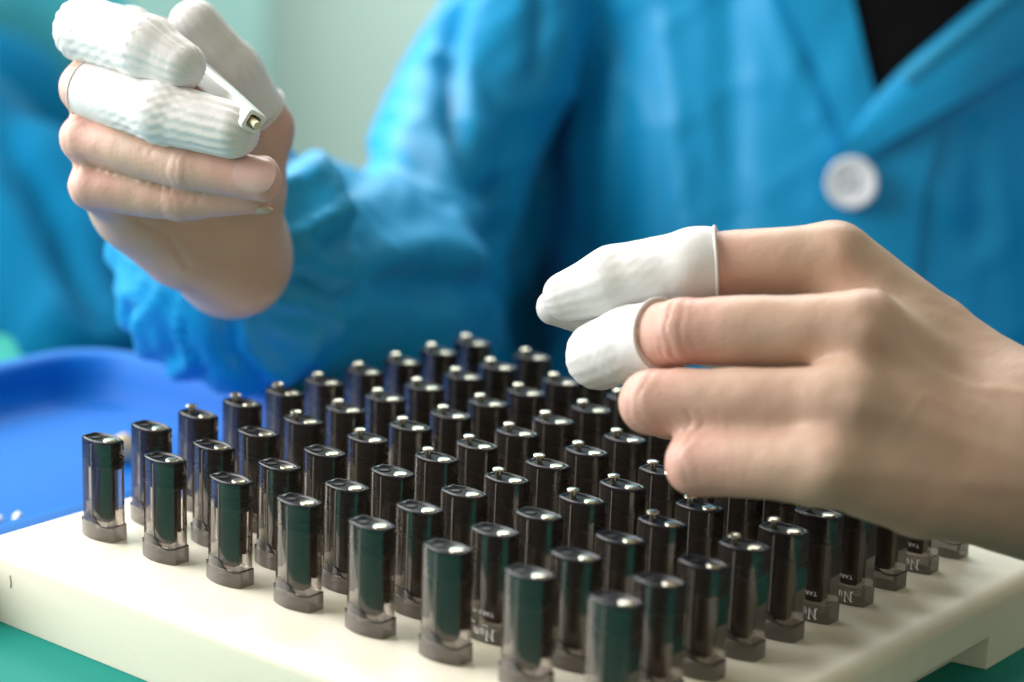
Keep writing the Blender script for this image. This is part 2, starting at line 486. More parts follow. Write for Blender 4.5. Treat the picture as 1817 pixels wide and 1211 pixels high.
def nib_text():
    """upside-down lettering as printed on the pod front"""
    bm = bmesh.new()
    ang = math.radians(38)
    cnt = [0]
    def stroke(pts, wd):
        hx, hy = math.cos(ang) * wd * .56, math.sin(ang) * wd * .56
        for (xa, ya), (xb, yb) in zip(pts[:-1], pts[1:]):
            cnt[0] += 1
            off = 0.05 + 0.012 * (cnt[0] % 6)
            q = [(xa - hx, ya - hy), (xa + hx, ya + hy), (xb + hx, yb + hy), (xb - hx, yb - hy)]
            vs = []
            for x, y in q:
                X = X0 - x; Z = Z0 + y             # turned half a turn
                vs.append(bm.verts.new((X, arc_y(X, LS, TS, ES) - off, Z)))
            try: bm.faces.new(vs)
            except ValueError: pass
    X0, Z0 = 3.1, 0.75
    # N : heavy blackletter capital
    stroke([(0.40, .25), (.40, 2.55)], .40)
    stroke([(.40, .35), (1.75, 2.45)], .44)
    stroke([(1.78, .1), (1.78, 2.6)], .34)
    stroke([(1.45, .25), (1.85, .0), (2.25, .25)], .30)
    stroke([(.0, 2.75), (.4, 2.5), (.8, 2.75)], .30)
    stroke([(-.05, .45), (.4, .2)], .26)
    # lower-case letters : u then m
    def stem(x): stroke([(x - .12, 1.0), (x + .05, 1.15), (x + .05, 2.35), (x + .28, 2.6)], .34)
    for x in (2.55, 3.2): stem(x)
    stroke([(2.85, 2.6), (3.2, 2.3)], .22)
    for x in (3.95, 4.6, 5.25): stem(x)
    stroke([(4.0, 1.2), (4.55, 1.0)], .22); stroke([(4.65, 1.2), (5.2, 1.0)], .22)
    # flavour line in small capitals
    cu = bpy.data.curves.new("flavour_text", 'FONT'); cu.body = "TARO M"; cu.size = 1.4; cu.resolution_u = 2
    to = bpy.data.objects.new("flavour_text", cu); COL.objects.link(to)
    dg = bpy.context.evaluated_depsgraph_get()
    tm = bpy.data.meshes.new_from_object(to.evaluated_get(dg))
    base = [bm.verts.new((2.75 - v.co.x * 1.12, arc_y(2.75 - v.co.x * 1.12, LB, TB, EB) - 0.07, 7.3 - v.co.y)) for v in tm.vertices]
    for p in tm.polygons:
        bm.faces.new([base[i] for i in p.vertices])
    bpy.data.objects.remove(to); bpy.data.meshes.remove(tm); bpy.data.curves.remove(cu)
    return bobj("lettering", bm, M['ink'])

PM = pod_meshes()
LET = nib_text()
for o in list(PM.values()) + [LET]:
    COL.objects.unlink(o)
first = {}
used = set()
ORD = ["first", "second", "third", "fourth", "fifth", "sixth", "seventh", "eighth", "ninth", "tenth"]
ROW = ["front row", "second row from front", "third row from front", "fourth row from front", "fifth row from front",
       "fifth row from back", "fourth row from back", "third row from back", "second row from back", "rearmost row"]
TEXTED = {(5, 7), (6, 7), (8, 7), (1, 5)}
def add_part(key, parent):
    src = LET if key == 'lettering' else PM[key]
    if key in used:
        o = src.copy()
    else:
        o = src; used.add(key)
    COL.objects.link(o)
    o.parent = parent
    return o
for j in range(10):
    for i in range(8):
        pinned = (j >= 3) or (j == 2 and i == 0)
        texted = (j, i) in TEXTED
        bits = ("lettered " if texted else "") + "smoky pod with " + ("raised gold pin" if pinned else "open pin hole")
        lab = f"{bits}, {ORD[i]} from left in {ROW[j]}"
        jx, jy = rng.uniform(-.15, .15), rng.uniform(-.12, .12)
        t = thing("vape_pod", lab.replace("pod with", "pod with"), "pod", (DX * i - 2.62 + jx, DY * j + jy, 0.02), "dark pods standing in rows on the tray")
        t.rotation_euler = (math.radians(rng.uniform(-.5, .5)), math.radians(rng.uniform(-.5, .5)), math.radians(rng.uniform(-2.2, 2.2)))
        keys = ['shell', 'rim', 'lid', 'gasket', 'seal', 'core', 'base', 'contact_disc']
        keys += ['contact_pin'] if pinned else ['hole', 'collar']
        keys += ['lettering'] if texted else ['seam', 'tongue', 'rib']
        for k in keys: add_part(k, t)

# ------------------------------------------------------------------ blue tray and scraps
bt = thing("blue_tray", "bright blue shallow plastic tray beside the white tray", "tray", (-90, 45, TZ))
OX, OY, OZ = -90, 45, TZ
BX0, BX1, BY0, BY1 = -158, -27, -70, 129
bm = bmesh.new()
rr = [(6, -3, -3.6), (6.5, 0, -2.6), (6.5, 3, -2.0), (6.5, 6, -2.4), (7.0, 7.5, -4.5), (8, 9, -9.0), (10, 11, -13.5), (13, 14.5, -16.6), (12, 20, -17.2)]
outer = [(4.5, 12, TZ + .05), (5.5, 8, TZ + 3), (6, 2, -8.0), (6, -2.5, -4.2)]
rings = [rrect(BX0 + e, BX1 - e, BY0 + e, BY1 - e, 22 - min(e, 12) * .5, z) for r_, e, z in outer + rr]
loft(bm, rings)
bobj("tray_shell", bm, M['blue_plastic'], bt, True, 60)

def blob(name, centre, sx, sy, sz, mat, rot=0, bend=0.0, seed=0, label=None, cat=None):
    bm = bmesh.new()
    bmesh.ops.create_icosphere(bm, subdivisions=3, radius=1)
    for v in bm.verts:
        n = 1 + 0.18 * noise.noise(v.co * 1.7 + Vector((seed, 0, 0)))
        x, y, z = v.co.x * sx * n, v.co.y * sy * n, v.co.z * sz * n
        z += bend * (x / sx) ** 2
        v.co = Vector((x, y, z))
    bmesh.ops.rotate(bm, verts=bm.verts, cent=(0, 0, 0), matrix=Matrix.Rotation(rot, 3, 'Z'))
    zmin = min(v.co.z for v in bm.verts)
    bmesh.ops.translate(bm, verts=bm.verts, vec=(0, 0, -zmin))
    o = bobj(name, bm, mat, None, True)
    o.location = [c * MM for c in centre]
    if label: tag(o, label, cat)
    return o
blob("scrap", (-86, 79, -17.15), 4.0, 3.5, 4.2, M['cream'], .4, 0, 1, "cream crumpled scrap on the blue tray floor behind the pods", "scrap")
blob("scrap", (-67.5, 18.5, -17.15), 1.6, 1.2, 1.2, M['white_bit'], 0, 0, 3, "small white bit on the blue tray beside the white tray, leftmost of two", "bit")
blob("scrap", (-63, 21.5, -17.15), 1.6, 1.4, 1.8, M['white_bit'], 0, 0, 5, "small white bit on the blue tray beside the white tray, rightmost of two", "bit")
blob("paper_strip", (-118, 128, -2.4), 10.5, 2.6, 1.6, M['pale'], -0.12, 1.5, 9, "pale green-white curled strip resting on the blue tray rim under the cuff", "strip")

# ------------------------------------------------------------------ implicit surfaces (smoothly blended tapered limbs)
def cone_sdf(P, a, b, ra, rb):
    ab = b - a; L2 = float(ab @ ab) + 1e-9
    q = P - a
    t = np.clip((q @ ab) / L2, 0, 1)
    d = np.sqrt(((q - t[..., None] * ab) ** 2).sum(-1))
    return d - (ra + (rb - ra) * t)

def smin(a, b, k):
    if k <= 0: return np.minimum(a, b)
    h = np.clip(0.5 + 0.5 * (b - a) / k, 0, 1)
    return b + (a - b) * h - k * h * (1 - h)

def surface_nets(F, org, h):
    F = F.astype(np.float32)
    ins = F < 0
    nx, ny, nz = F.shape
    cs = np.zeros((nx - 1, ny - 1, nz - 1), np.int8)
    for dx in (0, 1):
        for dy in (0, 1):
            for dz in (0, 1):
                cs += ins[dx:nx - 1 + dx, dy:ny - 1 + dy, dz:nz - 1 + dz]
    act = (cs > 0) & (cs < 8)
    idx = np.argwhere(act)
    vid = -np.ones(act.shape, np.int64)
    vid[act] = np.arange(len(idx))
    acc = np.zeros((len(idx), 3)); cnt = np.zeros(len(idx))
    i, j, k = idx.T
    corners = [(0, 0, 0), (1, 0, 0), (0, 1, 0), (1, 1, 0), (0, 0, 1), (1, 0, 1), (0, 1, 1), (1, 1, 1)]
    for a in range(8):
        for b in range(a + 1, 8):
            ca, cb = np.array(corners[a]), np.array(corners[b])
            if np.abs(ca - cb).sum() != 1: continue
            fa = F[i + ca[0], j + ca[1], k + ca[2]]; fb = F[i + cb[0], j + cb[1], k + cb[2]]
            mk = (fa < 0) != (fb < 0)
            t = np.where(mk, fa / np.where(mk, fa - fb, 1), 0)
            acc += np.where(mk[:, None], ca + t[:, None] * (cb - ca), 0); cnt += mk
    V = org + (idx + acc / cnt[:, None]) * h
    quads = []
    for ax in range(3):
        sl = [slice(None)] * 3; sl2 = [slice(None)] * 3
        sl[ax] = slice(0, -1); sl2[ax] = slice(1, None)
        A = ins[tuple(sl)]; B = ins[tuple(sl2)]
        e = np.argwhere(A != B)
        u, v_ = (ax + 1) % 3, (ax + 2) % 3
        ok = (e[:, u] > 0) & (e[:, v_] > 0) & (e[:, u] < F.shape[u] - 1) & (e[:, v_] < F.shape[v_] - 1)
        e = e[ok]
        flip = ~A[tuple(e.T)]
        def cell(du, dv):
            c = e.copy(); c[:, u] += du; c[:, v_] += dv
            return vid[tuple(c.T)]
        q = np.stack([cell(-1, -1), cell(0, -1), cell(0, 0), cell(-1, 0)], 1)
        q[flip] = q[flip][:, ::-1]
        quads.append(q)
    return V, np.concatenate(quads)

class Field:
    def __init__(s, lo, hi, h):
        s.lo, s.h = np.array(lo, float), h
        s.n = np.ceil((np.array(hi) - s.lo) / h).astype(int) + 1
        s.F = np.full(tuple(s.n), 40.0, np.float32)
    def box(s, pts, r):
        pts = np.array(pts)
        a = np.clip(np.floor((pts.min(0) - r - s.lo) / s.h).astype(int), 0, s.n - 1)
        b = np.clip(np.ceil((pts.max(0) + r - s.lo) / s.h).astype(int) + 1, 1, s.n)
        if np.any(b <= a): return None
        g = np.stack(np.meshgrid(*[s.lo[d] + s.h * np.arange(a[d], b[d]) for d in range(3)], indexing='ij'), -1)
        return tuple(slice(a[d], b[d]) for d in range(3)), g
    def chain(s, pts, rad, k, kin=2.0):
        """pts: camera-space joints, rad: radii; one smooth limb joined to the rest with blend k"""
        bx = s.box(pts, max(rad) + 8 + k)
        if bx is None: return
        sl, g = bx
        d = None
        for n in range(len(pts) - 1):
            e = cone_sdf(g, np.array(pts[n]), np.array(pts[n + 1]), rad[n], rad[n + 1])
            d = e if d is None else smin(d, e, kin)
        s.F[sl] = smin(s.F[sl], d.astype(np.float32), k)
    def mesh(s):
        return surface_nets(s.F, s.lo, s.h)

def J(px, py, d, rpx):
    """joint: camera-space point and radius given as it appears"""
    return at(px, py, d), rpx * d / PF

def chain_args(js):
    return [j[0] for j in js], [j[1] for j in js]

# ---- the hand raised at the left (the worker's right hand)
RH = {}
RH['index'] = [J(330, 105, 592, 62), J(156, 54, 548, 52), J(262, 86, 534, 51), J(322, 117, 529, 38)]
RH['middle'] = [J(235, 190, 592, 62), J(153, 158, 549, 47), J(290, 200, 531, 49), J(412, 232, 524, 43)]
RH['ring'] = [J(225, 280, 590, 62), J(150, 247, 548, 43), J(335, 296, 534, 42), J(462, 317, 528, 40)]
RH['pinky'] = [J(232, 355, 588, 60), J(164, 330, 550, 42), J(320, 358, 542, 36), J(452, 350, 536, 29)]
RH['thumb'] = [J(462, 225, 584, 58), J(408, 128, 572, 50), J(346, 46, 566, 42)]
RPALM = [
    [J(240, 370, 577, 78), J(325, 432, 586, 80), J(408, 474, 598, 76)],
    [J(455, 230, 586, 56), J(446, 340, 590, 62), J(428, 445, 598, 70)],
    [J(330, 110, 600, 66), J(400, 320, 606, 94), J(412, 458, 608, 82)],
    [J(225, 250, 596, 68), J(370, 375, 600, 94), J(412, 458, 608, 82)],
    [J(412, 462, 604, 84), J(432, 470, 660, 96), J(560, 500, 730, 100)],
]
# ---- the hand at the right (the worker's left hand)
LH = {}
LH['index'] = [J(1478, 458, 500, 62), J(1235, 470, 505, 57), J(1090, 500, 512, 56), J(1006, 526, 517, 38)]
LH['middle'] = [J(1525, 585, 480, 66), J(1212, 588, 490, 60), J(1115, 610, 506, 57), J(1066, 630, 514, 56)]
LH['ring'] = [J(1508, 715, 470, 65), J(1158, 714, 484, 58), J(1190, 730, 512, 50), J(1270, 735, 522, 42)]
LH['pinky'] = [J(1465, 832, 464, 61), J(1238, 822, 476, 58), J(1262, 826, 498, 46), J(1330, 822, 506, 38)]
LH['thumb'] = [J(1500, 640, 545, 62), J(1150, 572, 536, 50), J(982, 546, 526, 25)]
LPALM = [
    [J(1478, 458, 503, 62), J(1650, 625, 503, 96), J(1840, 780, 494, 120)],
    [J(1525, 585, 483, 66), J(1660, 700, 494, 104), J(1840, 800, 490, 130)],
    [J(1508, 715, 473, 66), J(1660, 775, 485, 104), J(1840, 815, 487, 140)],
    [J(1465, 836, 467, 62), J(1640, 862, 476, 94), J(1840, 850, 484, 130)],
    [J(1570, 640, 508, 84), J(1700, 740, 500, 104), J(1840, 800, 492, 124)],
    [J(1560, 790, 480, 84), J(1700, 810, 484, 110), J(1840, 825, 488, 130)],
    [J(1515, 520, 502, 66), J(1600, 620, 500, 90)], [J(1535, 650, 484, 70), J(1620, 720, 490, 96)], [J(1500, 775, 474, 68), J(1600, 800, 480, 92)],
    [J(1840, 812, 488, 150), J(2000, 860, 486, 160), J(2300, 960, 520, 190)],
]

def build_hand(fing, palm, lo, hi, h):
    f = Field(lo, hi, h)
    for p in palm: f.chain(*chain_args(p), 8.0, 1.0)
    for nm, js in fing.items():
        if nm == 'thumb':
            f.chain(*chain_args(js), 4.0, 2.0)
            continue
        f.chain(*chain_args(js[:-2]), 4.0, 0.3)
    for nm, js in fing.items():
        if nm != 'thumb':
            f.chain(*chain_args(js[-3:]), 0.9, 0.8)
    V, Q = f.mesh()
    return relax(V, Q, 2), Q

def relax(V, Q, n):
    for _ in range(n):
        acc = np.zeros_like(V); c = np.zeros(len(V))
        for a, b in ((0, 1), (1, 2), (2, 3), (3, 0)):
            np.add.at(acc, Q[:, a], V[Q[:, b]]); np.add.at(c, Q[:, a], 1)
            np.add.at(acc, Q[:, b], V[Q[:, a]]); np.add.at(c, Q[:, b], 1)
        V = V * .5 + acc / c[:, None] * .5
    return V

def bounds(chains, pad):
    P = np.array([j[0] for c in chains for j in c]); r = max(j[1] for c in chains for j in c)
    return P.min(0) - r - pad, P.max(0) + r + pad

lo, hi = bounds(list(RH.values()) + RPALM, 3)
RV, RQ = build_hand(RH, RPALM, lo, hi, 0.74)
lo, hi = bounds(list(LH.values()) + LPALM, 3)
hi = np.minimum(hi, at(2200, 0, 500) * [1, 0, 0] + [0, 500, 900])
LV, LQ = build_hand(LH, LPALM, lo, hi, 0.74)


# creases over the finger joints, tendons and veins under the skin
def vnormals(V, Q):
    n = np.cross(V[Q[:, 2]] - V[Q[:, 0]], V[Q[:, 3]] - V[Q[:, 1]])
    N = np.zeros_like(V)
    for c in range(4): np.add.at(N, Q[:, c], n)
    return N / (np.linalg.norm(N, axis=1, keepdims=True) + 1e-9)
def seg_dist(P, pl):
    best = np.full(len(P), 1e9)
    for a, b in zip(pl[:-1], pl[1:]):
        a, b = np.array(a, float), np.array(b, float)
        t = np.clip(((P - a) @ (b - a)) / ((b - a) @ (b - a)), 0, 1)
        best = np.minimum(best, np.linalg.norm(P - a - t[:, None] * (b - a), axis=1))
    return best
def project(V):
    return np.stack([PW / 2 + PF * V[:, 0] / V[:, 2], PH / 2 - PF * V[:, 1] / V[:, 2]], 1)
def skin_relief(V, Q, fing, lines, crease=.34):
    N = vnormals(V, Q)
    d = np.array([noise.noise(Vector((v[0] / 9, v[1] / 9, v[2] / 9))) * .35 + noise.noise(Vector((v[0] / 3.5, v[1] / 3.5, v[2] / 3.5))) * .10 for v in V])
    for nm, js in fing.items():
        for k in ((-3, -2) if nm != 'thumb' else (-2,)):
            p, r = js[k]
            t = js[k + 1][0] - js[k - 1][0] if len(js) + k - 1 >= 0 else js[k + 1][0] - p
            t = t / np.linalg.norm(t)
            rel = V - p
            near_ = np.linalg.norm(rel, axis=1) < r * 1.7
            s__ = rel @ t
            wb = np.array([noise.noise(Vector((v[0] / 4, v[1] / 4, v[2] / 4))) if q else 0 for v, q in zip(V, near_)])
            d += np.where(near_, -crease * np.maximum(0, np.cos(2 * np.pi * (s__ / 2.7 + .5 * wb))) ** 3 * np.exp(-(s__ / 4.2) ** 2), 0)
    pp = project(V)
    for pl, wd, amp in lines:
        d += np.where(N[:, 2] < 0, amp * np.exp(-(seg_dist(pp, pl) / wd) ** 2), 0)
    return V + N * d[:, None]
RV = skin_relief(RV, RQ, RH, [([(250, 395), (300, 420), (330, 470)], 7, -.4), ([(330, 400), (420, 395), (490, 380)], 9, -.5), ([(470, 210), (478, 300), (470, 380)], 14, .5)], .18)
LV = skin_relief(LV, LQ, LH, [([(1500, 450), (1640, 590), (1817, 715)], 20, .5), ([(1545, 585), (1680, 690), (1840, 780)], 20, .45), ([(1530, 715), (1680, 770), (1840, 820)], 20, .4),
                              ([(1490, 835), (1660, 850), (1840, 865)], 20, .3), ([(1560, 520), (1620, 640), (1720, 690), (1830, 700)], 9, .25), ([(1590, 770), (1640, 700), (1720, 740)], 8, .2)])
# ------------------------------------------------------------------ smock
TXC, TZC = 131.0, 928.0
S_SH = at(985, -150, 885); S_EL = at(742, 520, 858); S_WR = at(418, 470, 655)
def torso_sdf(g, sh):
    x = (g[..., 0] - TXC); z = (g[..., 2] - TZC - 0.03 * g[..., 1])
    a, b = 116.0 - sh, 93.0 - sh
    q = (np.abs(x / a) ** 2.4 + np.abs(z / b) ** 2.4) ** (1 / 2.4)
    d = (q - 1) * b
    return np.maximum(d, np.abs(g[..., 1] + 60) - (240 - sh))
def clothing(sh, h, lo, hi):
    f = Field(lo, hi, h)
    g = np.stack(np.meshgrid(*[f.lo[d] + f.h * np.arange(f.n[d]) for d in range(3)], indexing='ij'), -1).astype(np.float32)
    f.F = torso_sdf(g, sh).astype(np.float32)
    del g
    f.chain([(10, 165, 905), (128, 185, 920), (250, 165, 905)], [46 - sh, 60 - sh, 46 - sh], 30)     # shoulders
    f.chain([(128, 190, 920), (132, 290, 900)], [52 - sh * .3, 46], 20)                              # neck
    f.chain([S_SH, S_EL], [30 - sh * .6, 31 - sh * .6], 3)                                           # upper arm
    f.chain([S_EL, at(600, 512, 745), S_WR], [40 - sh * .9, 38 - sh * .8, 34 - sh * .6], 4, 14)           # forearm
    f.chain([(250, 150, 890), at(2450, 700, 800), at(2250, 950, 530)], [44 - sh, 44 - sh, 36 - sh], 6, 14)   # other arm, outside the picture
    f.chain([(6, 120, 985), (-8, -60, 1002), (-14, -290, 1005)], [40 - sh, 46 - sh, 50 - sh], 4)       # back of the coat
    f.chain([at(705, 440, 775), at(805, 150, 868)], [26 - sh * .8, 18 - sh * .5], 10)   # cloth hanging across the bend of the arm
    f.chain([(10, 110, 930), (-30, 20, 925), (-60, -150, 925)], [26 - sh * .5, 36 - sh * .8, 45 - sh], 4)   # unseen bulk added behind the sleeve, blocks light to darken the gap
    return f
jl, jh = np.array([-190., -350., 600.]), np.array([390., 330., 1075.])
jf = clothing(0, 2.8, jl, jh)
JV, JQ = jf.mesh()
# displacement: folds in the cloth
N = vnormals(JV, JQ)
px = project(JV)
disp = np.zeros(len(JV))
nz = np.array([noise.noise(Vector((v[0] / 55, v[1] / 190, v[2] / 60))) * 4.6 + noise.noise(Vector((v[0] / 22 + 5, v[1] / 60, v[2] / 26))) * 2.0
               + noise.noise(Vector((v[0] / 30 + v[1] / 60, v[1] / 40, v[2] / 30 + 9))) * 1.2 for v in JV])
wrist_near = np.clip((np.linalg.norm(JV - S_WR, axis=1) - 40) / 90, .3, 1)
disp += nz * wrist_near
# sharper creases of the crisp synthetic cloth
def ridge(v):
    w_ = noise.noise(Vector((v[0] / 70, v[1] / 70, v[2] / 70 + 3))) * 1.2
    a_ = 1 - abs(noise.noise(Vector((v[0] / 34 + w_, v[1] / 80 + w_, v[2] / 34))))
    b_ = 1 - abs(noise.noise(Vector((v[0] / 60 - v[1] / 40, v[1] / 60 + v[0] / 70 + w_, v[2] / 50 + 7))))
    return 2.1 * a_ ** 7 + 1.8 * b_ ** 9
disp += np.array([ridge(v) for v in JV]) * np.clip(wrist_near, .5, 1) * np.where(JV[:, 0] > 25, .55, 1.0) - 1.0
front = (N[:, 2] < 0.2)
FOLDS = [  # polyline seen from the camera, width, height (mm): creases below zero, ridges above
    ([(815, -40), (797, 120), (805, 210), (850, 340)], 14, -7.0), ([(878, 420), (905, 500), (940, 600)], 24, -9.0),
    ([(770, 60), (730, 180), (700, 260)], 40, 3.0),
    ([(958, -40), (956, 60), (950, 130)], 12, -4.0),
    ([(610, 330), (680, 285), (740, 310), (790, 360)], 24, -4.0),
    ([(690, 455), (760, 440), (835, 470)], 34, 6.0),
    ([(690, 500), (770, 510), (860, 500)], 22, -6.0),
    ([(830, 180), (860, 230), (900, 190)], 30, 2.5),
    ([(1010, 60), (1020, 220), (1015, 380)], 26, 2.2), ([(1090, -20), (1100, 180), (1090, 400)], 30, -2.0),
    ([(1180, 40), (1195, 200), (1215, 400)], 24, 2.0), ([(1290, -30), (1300, 150), (1300, 380)], 30, -2.0),
    ([(1360, -30), (1420, 130), (1500, 280)], 24, 2.2), ([(1620, 290), (1680, 360)], 34, 2.5), ([(1740, 240), (1740, 420)], 26, -2.5),
    ([(560, 300), (575, 380), (545, 430)], 24, 5.0), ([(500, 480), (600, 520)], 14, -3.0),
]
for pl, wd, amp in FOLDS:
    d = seg_dist(px, pl)
    disp += np.where(front, amp * np.exp(-(d / wd) ** 2), 0)
# gathers radiating from the elastic cuff
ax = (S_WR - at(600, 512, 745)); ax /= np.linalg.norm(ax)
rel = JV - S_WR
s_ = rel @ ax
perp = rel - s_[:, None] * ax
e1 = np.cross(ax, [0, 1, 0]); e1 /= np.linalg.norm(e1); e2 = np.cross(ax, e1)
th = np.arctan2(perp @ e2, perp @ e1)
near = np.linalg.norm(rel, axis=1) < 60
wq = np.where(near, np.exp(-((s_ - 10) / 24.0) ** 2), 0)
thn = th + 0.25 * np.array([noise.noise(Vector((v[0] / 16, v[1] / 16, v[2] / 16))) for v in JV])
disp += wq * (1.7 * np.sin(thn * 14) + .6 * np.sin(thn * 8 + 1.0) + 1.7 * np.sin(thn * 23 + 2))
# the cuff flares a little and turns in at the wrist
disp += np.where(near, 4.0 * np.exp(-((s_ - 2) / 9.0) ** 2) - 2.5 * np.exp(-((s_ + 14) / 7.0) ** 2), 0)
JV = JV + N * disp[:, None]
# light smoothing
for _ in range(1):
    acc = np.zeros_like(JV); c = np.zeros(len(JV))
    for a, b in ((0, 1), (1, 2), (2, 3), (3, 0)):
        np.add.at(acc, JQ[:, a], JV[JQ[:, b]]); np.add.at(c, JQ[:, a], 1)
        np.add.at(acc, JQ[:, b], JV[JQ[:, a]]); np.add.at(c, JQ[:, b], 1)
    JV = JV * .5 + acc / c[:, None] * .5
# body core under the clothes, coarser
cf = clothing(20, 7.0, jl, jh)
CV, CQ = cf.mesh()

PB = c2w((TXC, -290, TZC))
person = thing("person", "worker in bright blue buttoned smock and white finger cots reaching over the pods", "person", PB)
bv = np.concatenate([RV, LV, CV]); bq = np.concatenate([RQ, LQ + len(RV), CQ + len(RV) + len(LV)])
body = obj("body", c2w(bv) - PB, bq, M['skin'], person, True)
hot = []
for H in (RH, LH):
    for nm, js in H.items():
        hot += [(js[-1][0], 7.5, .75)] + [(j[0], 6.5, .55) for j in js[-3:-2]] + [(j[0], 6.0, .25) for j in js[-2:-1]]
fl = np.zeros(len(bv))
for p, r, a in hot:
    fl = np.maximum(fl, a * np.exp(-(np.maximum(0, np.linalg.norm(bv - p, axis=1) - 6) / r) ** 2))
att = body.data.attributes.new("flush", 'FLOAT', 'POINT')
att.data.foreach_set("value", fl.astype(np.float32))
jacket = obj("smock", c2w(JV) - PB, JQ, M['jacket'], person, True)

# ---- finger cots: latex sleeves over the fingers
def cot(js, start, grow, ref, rim_at=True, seed=0, amp=0.15, h=0.48, rim=.38, tex=True):
    """js joints of the covered finger; start: 0..1 position on the first bone where the rolled rim sits"""
    pts, rad = chain_args(js)
    a = pts[0] + (pts[1] - pts[0]) * start
    r0 = rad[0] + (rad[1] - rad[0]) * start
    d0 = (pts[1] - pts[0]); d0 /= np.linalg.norm(d0)
    P = [a - d0 * 3] + list(pts[1:]); R_ = [r0] + list(rad[1:])
    R_ = [r + grow for r in R_]
    lo_, hi_ = np.min(P, 0) - max(R_) - 2, np.max(P, 0) + max(R_) + 2
    f = Field(lo_, hi_, h)
    f.chain(P, R_, 0.5, 2.0)
    g = np.stack(np.meshgrid(*[f.lo[d] + f.h * np.arange(f.n[d]) for d in range(3)], indexing='ij'), -1)
    cut = (a - g) @ d0                                   # open end is cut square at the rim
    near_ = np.linalg.norm(g - a, axis=-1) < r0 * 2.2
    f.F = np.where(near_, np.maximum(f.F, cut), f.F).astype(np.float32)
    V, Q = f.mesh()
    Nn = vnormals(V, Q)
    if tex:
        # arclength and angle of every vertex
        L = np.concatenate([[0], np.cumsum([np.linalg.norm(P[i + 1] - P[i]) for i in range(len(P) - 1)])])
        bd = np.full(len(V), 1e9); sv = np.zeros(len(V)); an = np.zeros(len(V))
        for i in range(len(P) - 1):
            ab = P[i + 1] - P[i]; l = np.linalg.norm(ab); t0 = (V - P[i]) @ ab / l ** 2
            t = np.clip(t0, 0, 1.25 if i == len(P) - 2 else 1)
            q = V - P[i] - t[:, None] * ab
            dd = np.linalg.norm(q, axis=1)
            u = np.cross(ab / l, ref); u /= np.linalg.norm(u); v_ = np.cross(ab / l, u)
            mk = dd < bd
            bd = np.where(mk, dd, bd); sv = np.where(mk, L[i] + t * l, sv); an = np.where(mk, np.arctan2(q @ v_, q @ u), an)
        S = L[-1] + R_[-1]
        wob = np.array([noise.noise(Vector((v[0] / 5, v[1] / 5, v[2] / 5 + seed))) for v in V])
        tipf = np.clip((sv - S * .60) / (S * .2), 0, 1)
        body_ = np.clip((sv - S * .20) / (S * .18), 0, 1)
        rib = np.cos(an * 17 + .7 * wob + seed) 
        wave = (.5 + .5 * np.cos(2 * np.pi * sv / 4.2 + wob * .9 + 1.2 * np.sin(an * 2))) * (1 - tipf) + .9 * tipf
        rib = rib + .15 * wob
        V = V + Nn * (amp * 1.5 * body_ * wave * rib + (.12 if amp > .1 else .22) * wob)[:, None]
    V = relax(V, Q, 1)
    o = obj("finger_cot", c2w(V) - PB, Q, M['cot'], person, True)
    if rim_at:
        u = np.cross(d0, [0.3, 0.9, 0.2]); u /= np.linalg.norm(u); v_ = np.cross(d0, u)
        rr_ = r0 + grow + .15
        bm = bmesh.new()
        n = 36; k = 8
        rings = []
        for i in range(n):
            a_ = 2 * math.pi * i / n
            c = a + (u * math.cos(a_) + v_ * math.sin(a_)) * rr_
            dirr = u * math.cos(a_) + v_ * math.sin(a_)
            wv = 0.35 * math.sin(a_ * 2 + seed)
            rings.append([Vector(c2w(c + d0 * wv + (dirr * math.cos(b_) + d0 * math.sin(b_)) * rim) - PB) for b_ in np.linspace(0, 2 * math.pi, k, endpoint=False)])
        Rv = [[bm.verts.new(p) for p in r] for r in rings]
        for i in range(n):
            for j_ in range(k):
                bm.faces.new((Rv[i][j_], Rv[(i + 1) % n][j_], Rv[(i + 1) % n][(j_ + 1) % k], Rv[i][(j_ + 1) % k]))
        bobj("rolled_rim", bm, M['cot'], o, True)
    return o

REF = np.array([0.15, 0.25, 1.0])
c1 = cot(RH['index'], .62, 0.75, REF, seed=1); c1['label'] = "ridged white finger cot on the upper pinching finger of the raised hand"
c2 = cot(RH['middle'][1:], .06, 0.85, REF, seed=2, rim=.22); c2['label'] = "ridged white finger cot on the second finger of the raised hand"
c3 = cot(RH['thumb'], .28, 0.75, REF, seed=3, amp=0.06); c3['label'] = "smooth white finger cot on the upright thumb of the raised hand"
c4 = cot(LH['index'], .84, 0.9, REF, seed=4, amp=0.05); c4['label'] = "white finger cot with rolled rim on the forefinger of the lowered hand"
c5 = cot(LH['middle'][1:], .36, 0.9, REF, seed=5, amp=0.05); c5['label'] = "white finger cot on the bent middle finger of the lowered hand"
c6 = cot(LH['thumb'], .55, 0.8, REF, rim_at=False, seed=6, amp=0.05); c6['label'] = "white finger cot on the thumb tip behind the lowered forefinger"

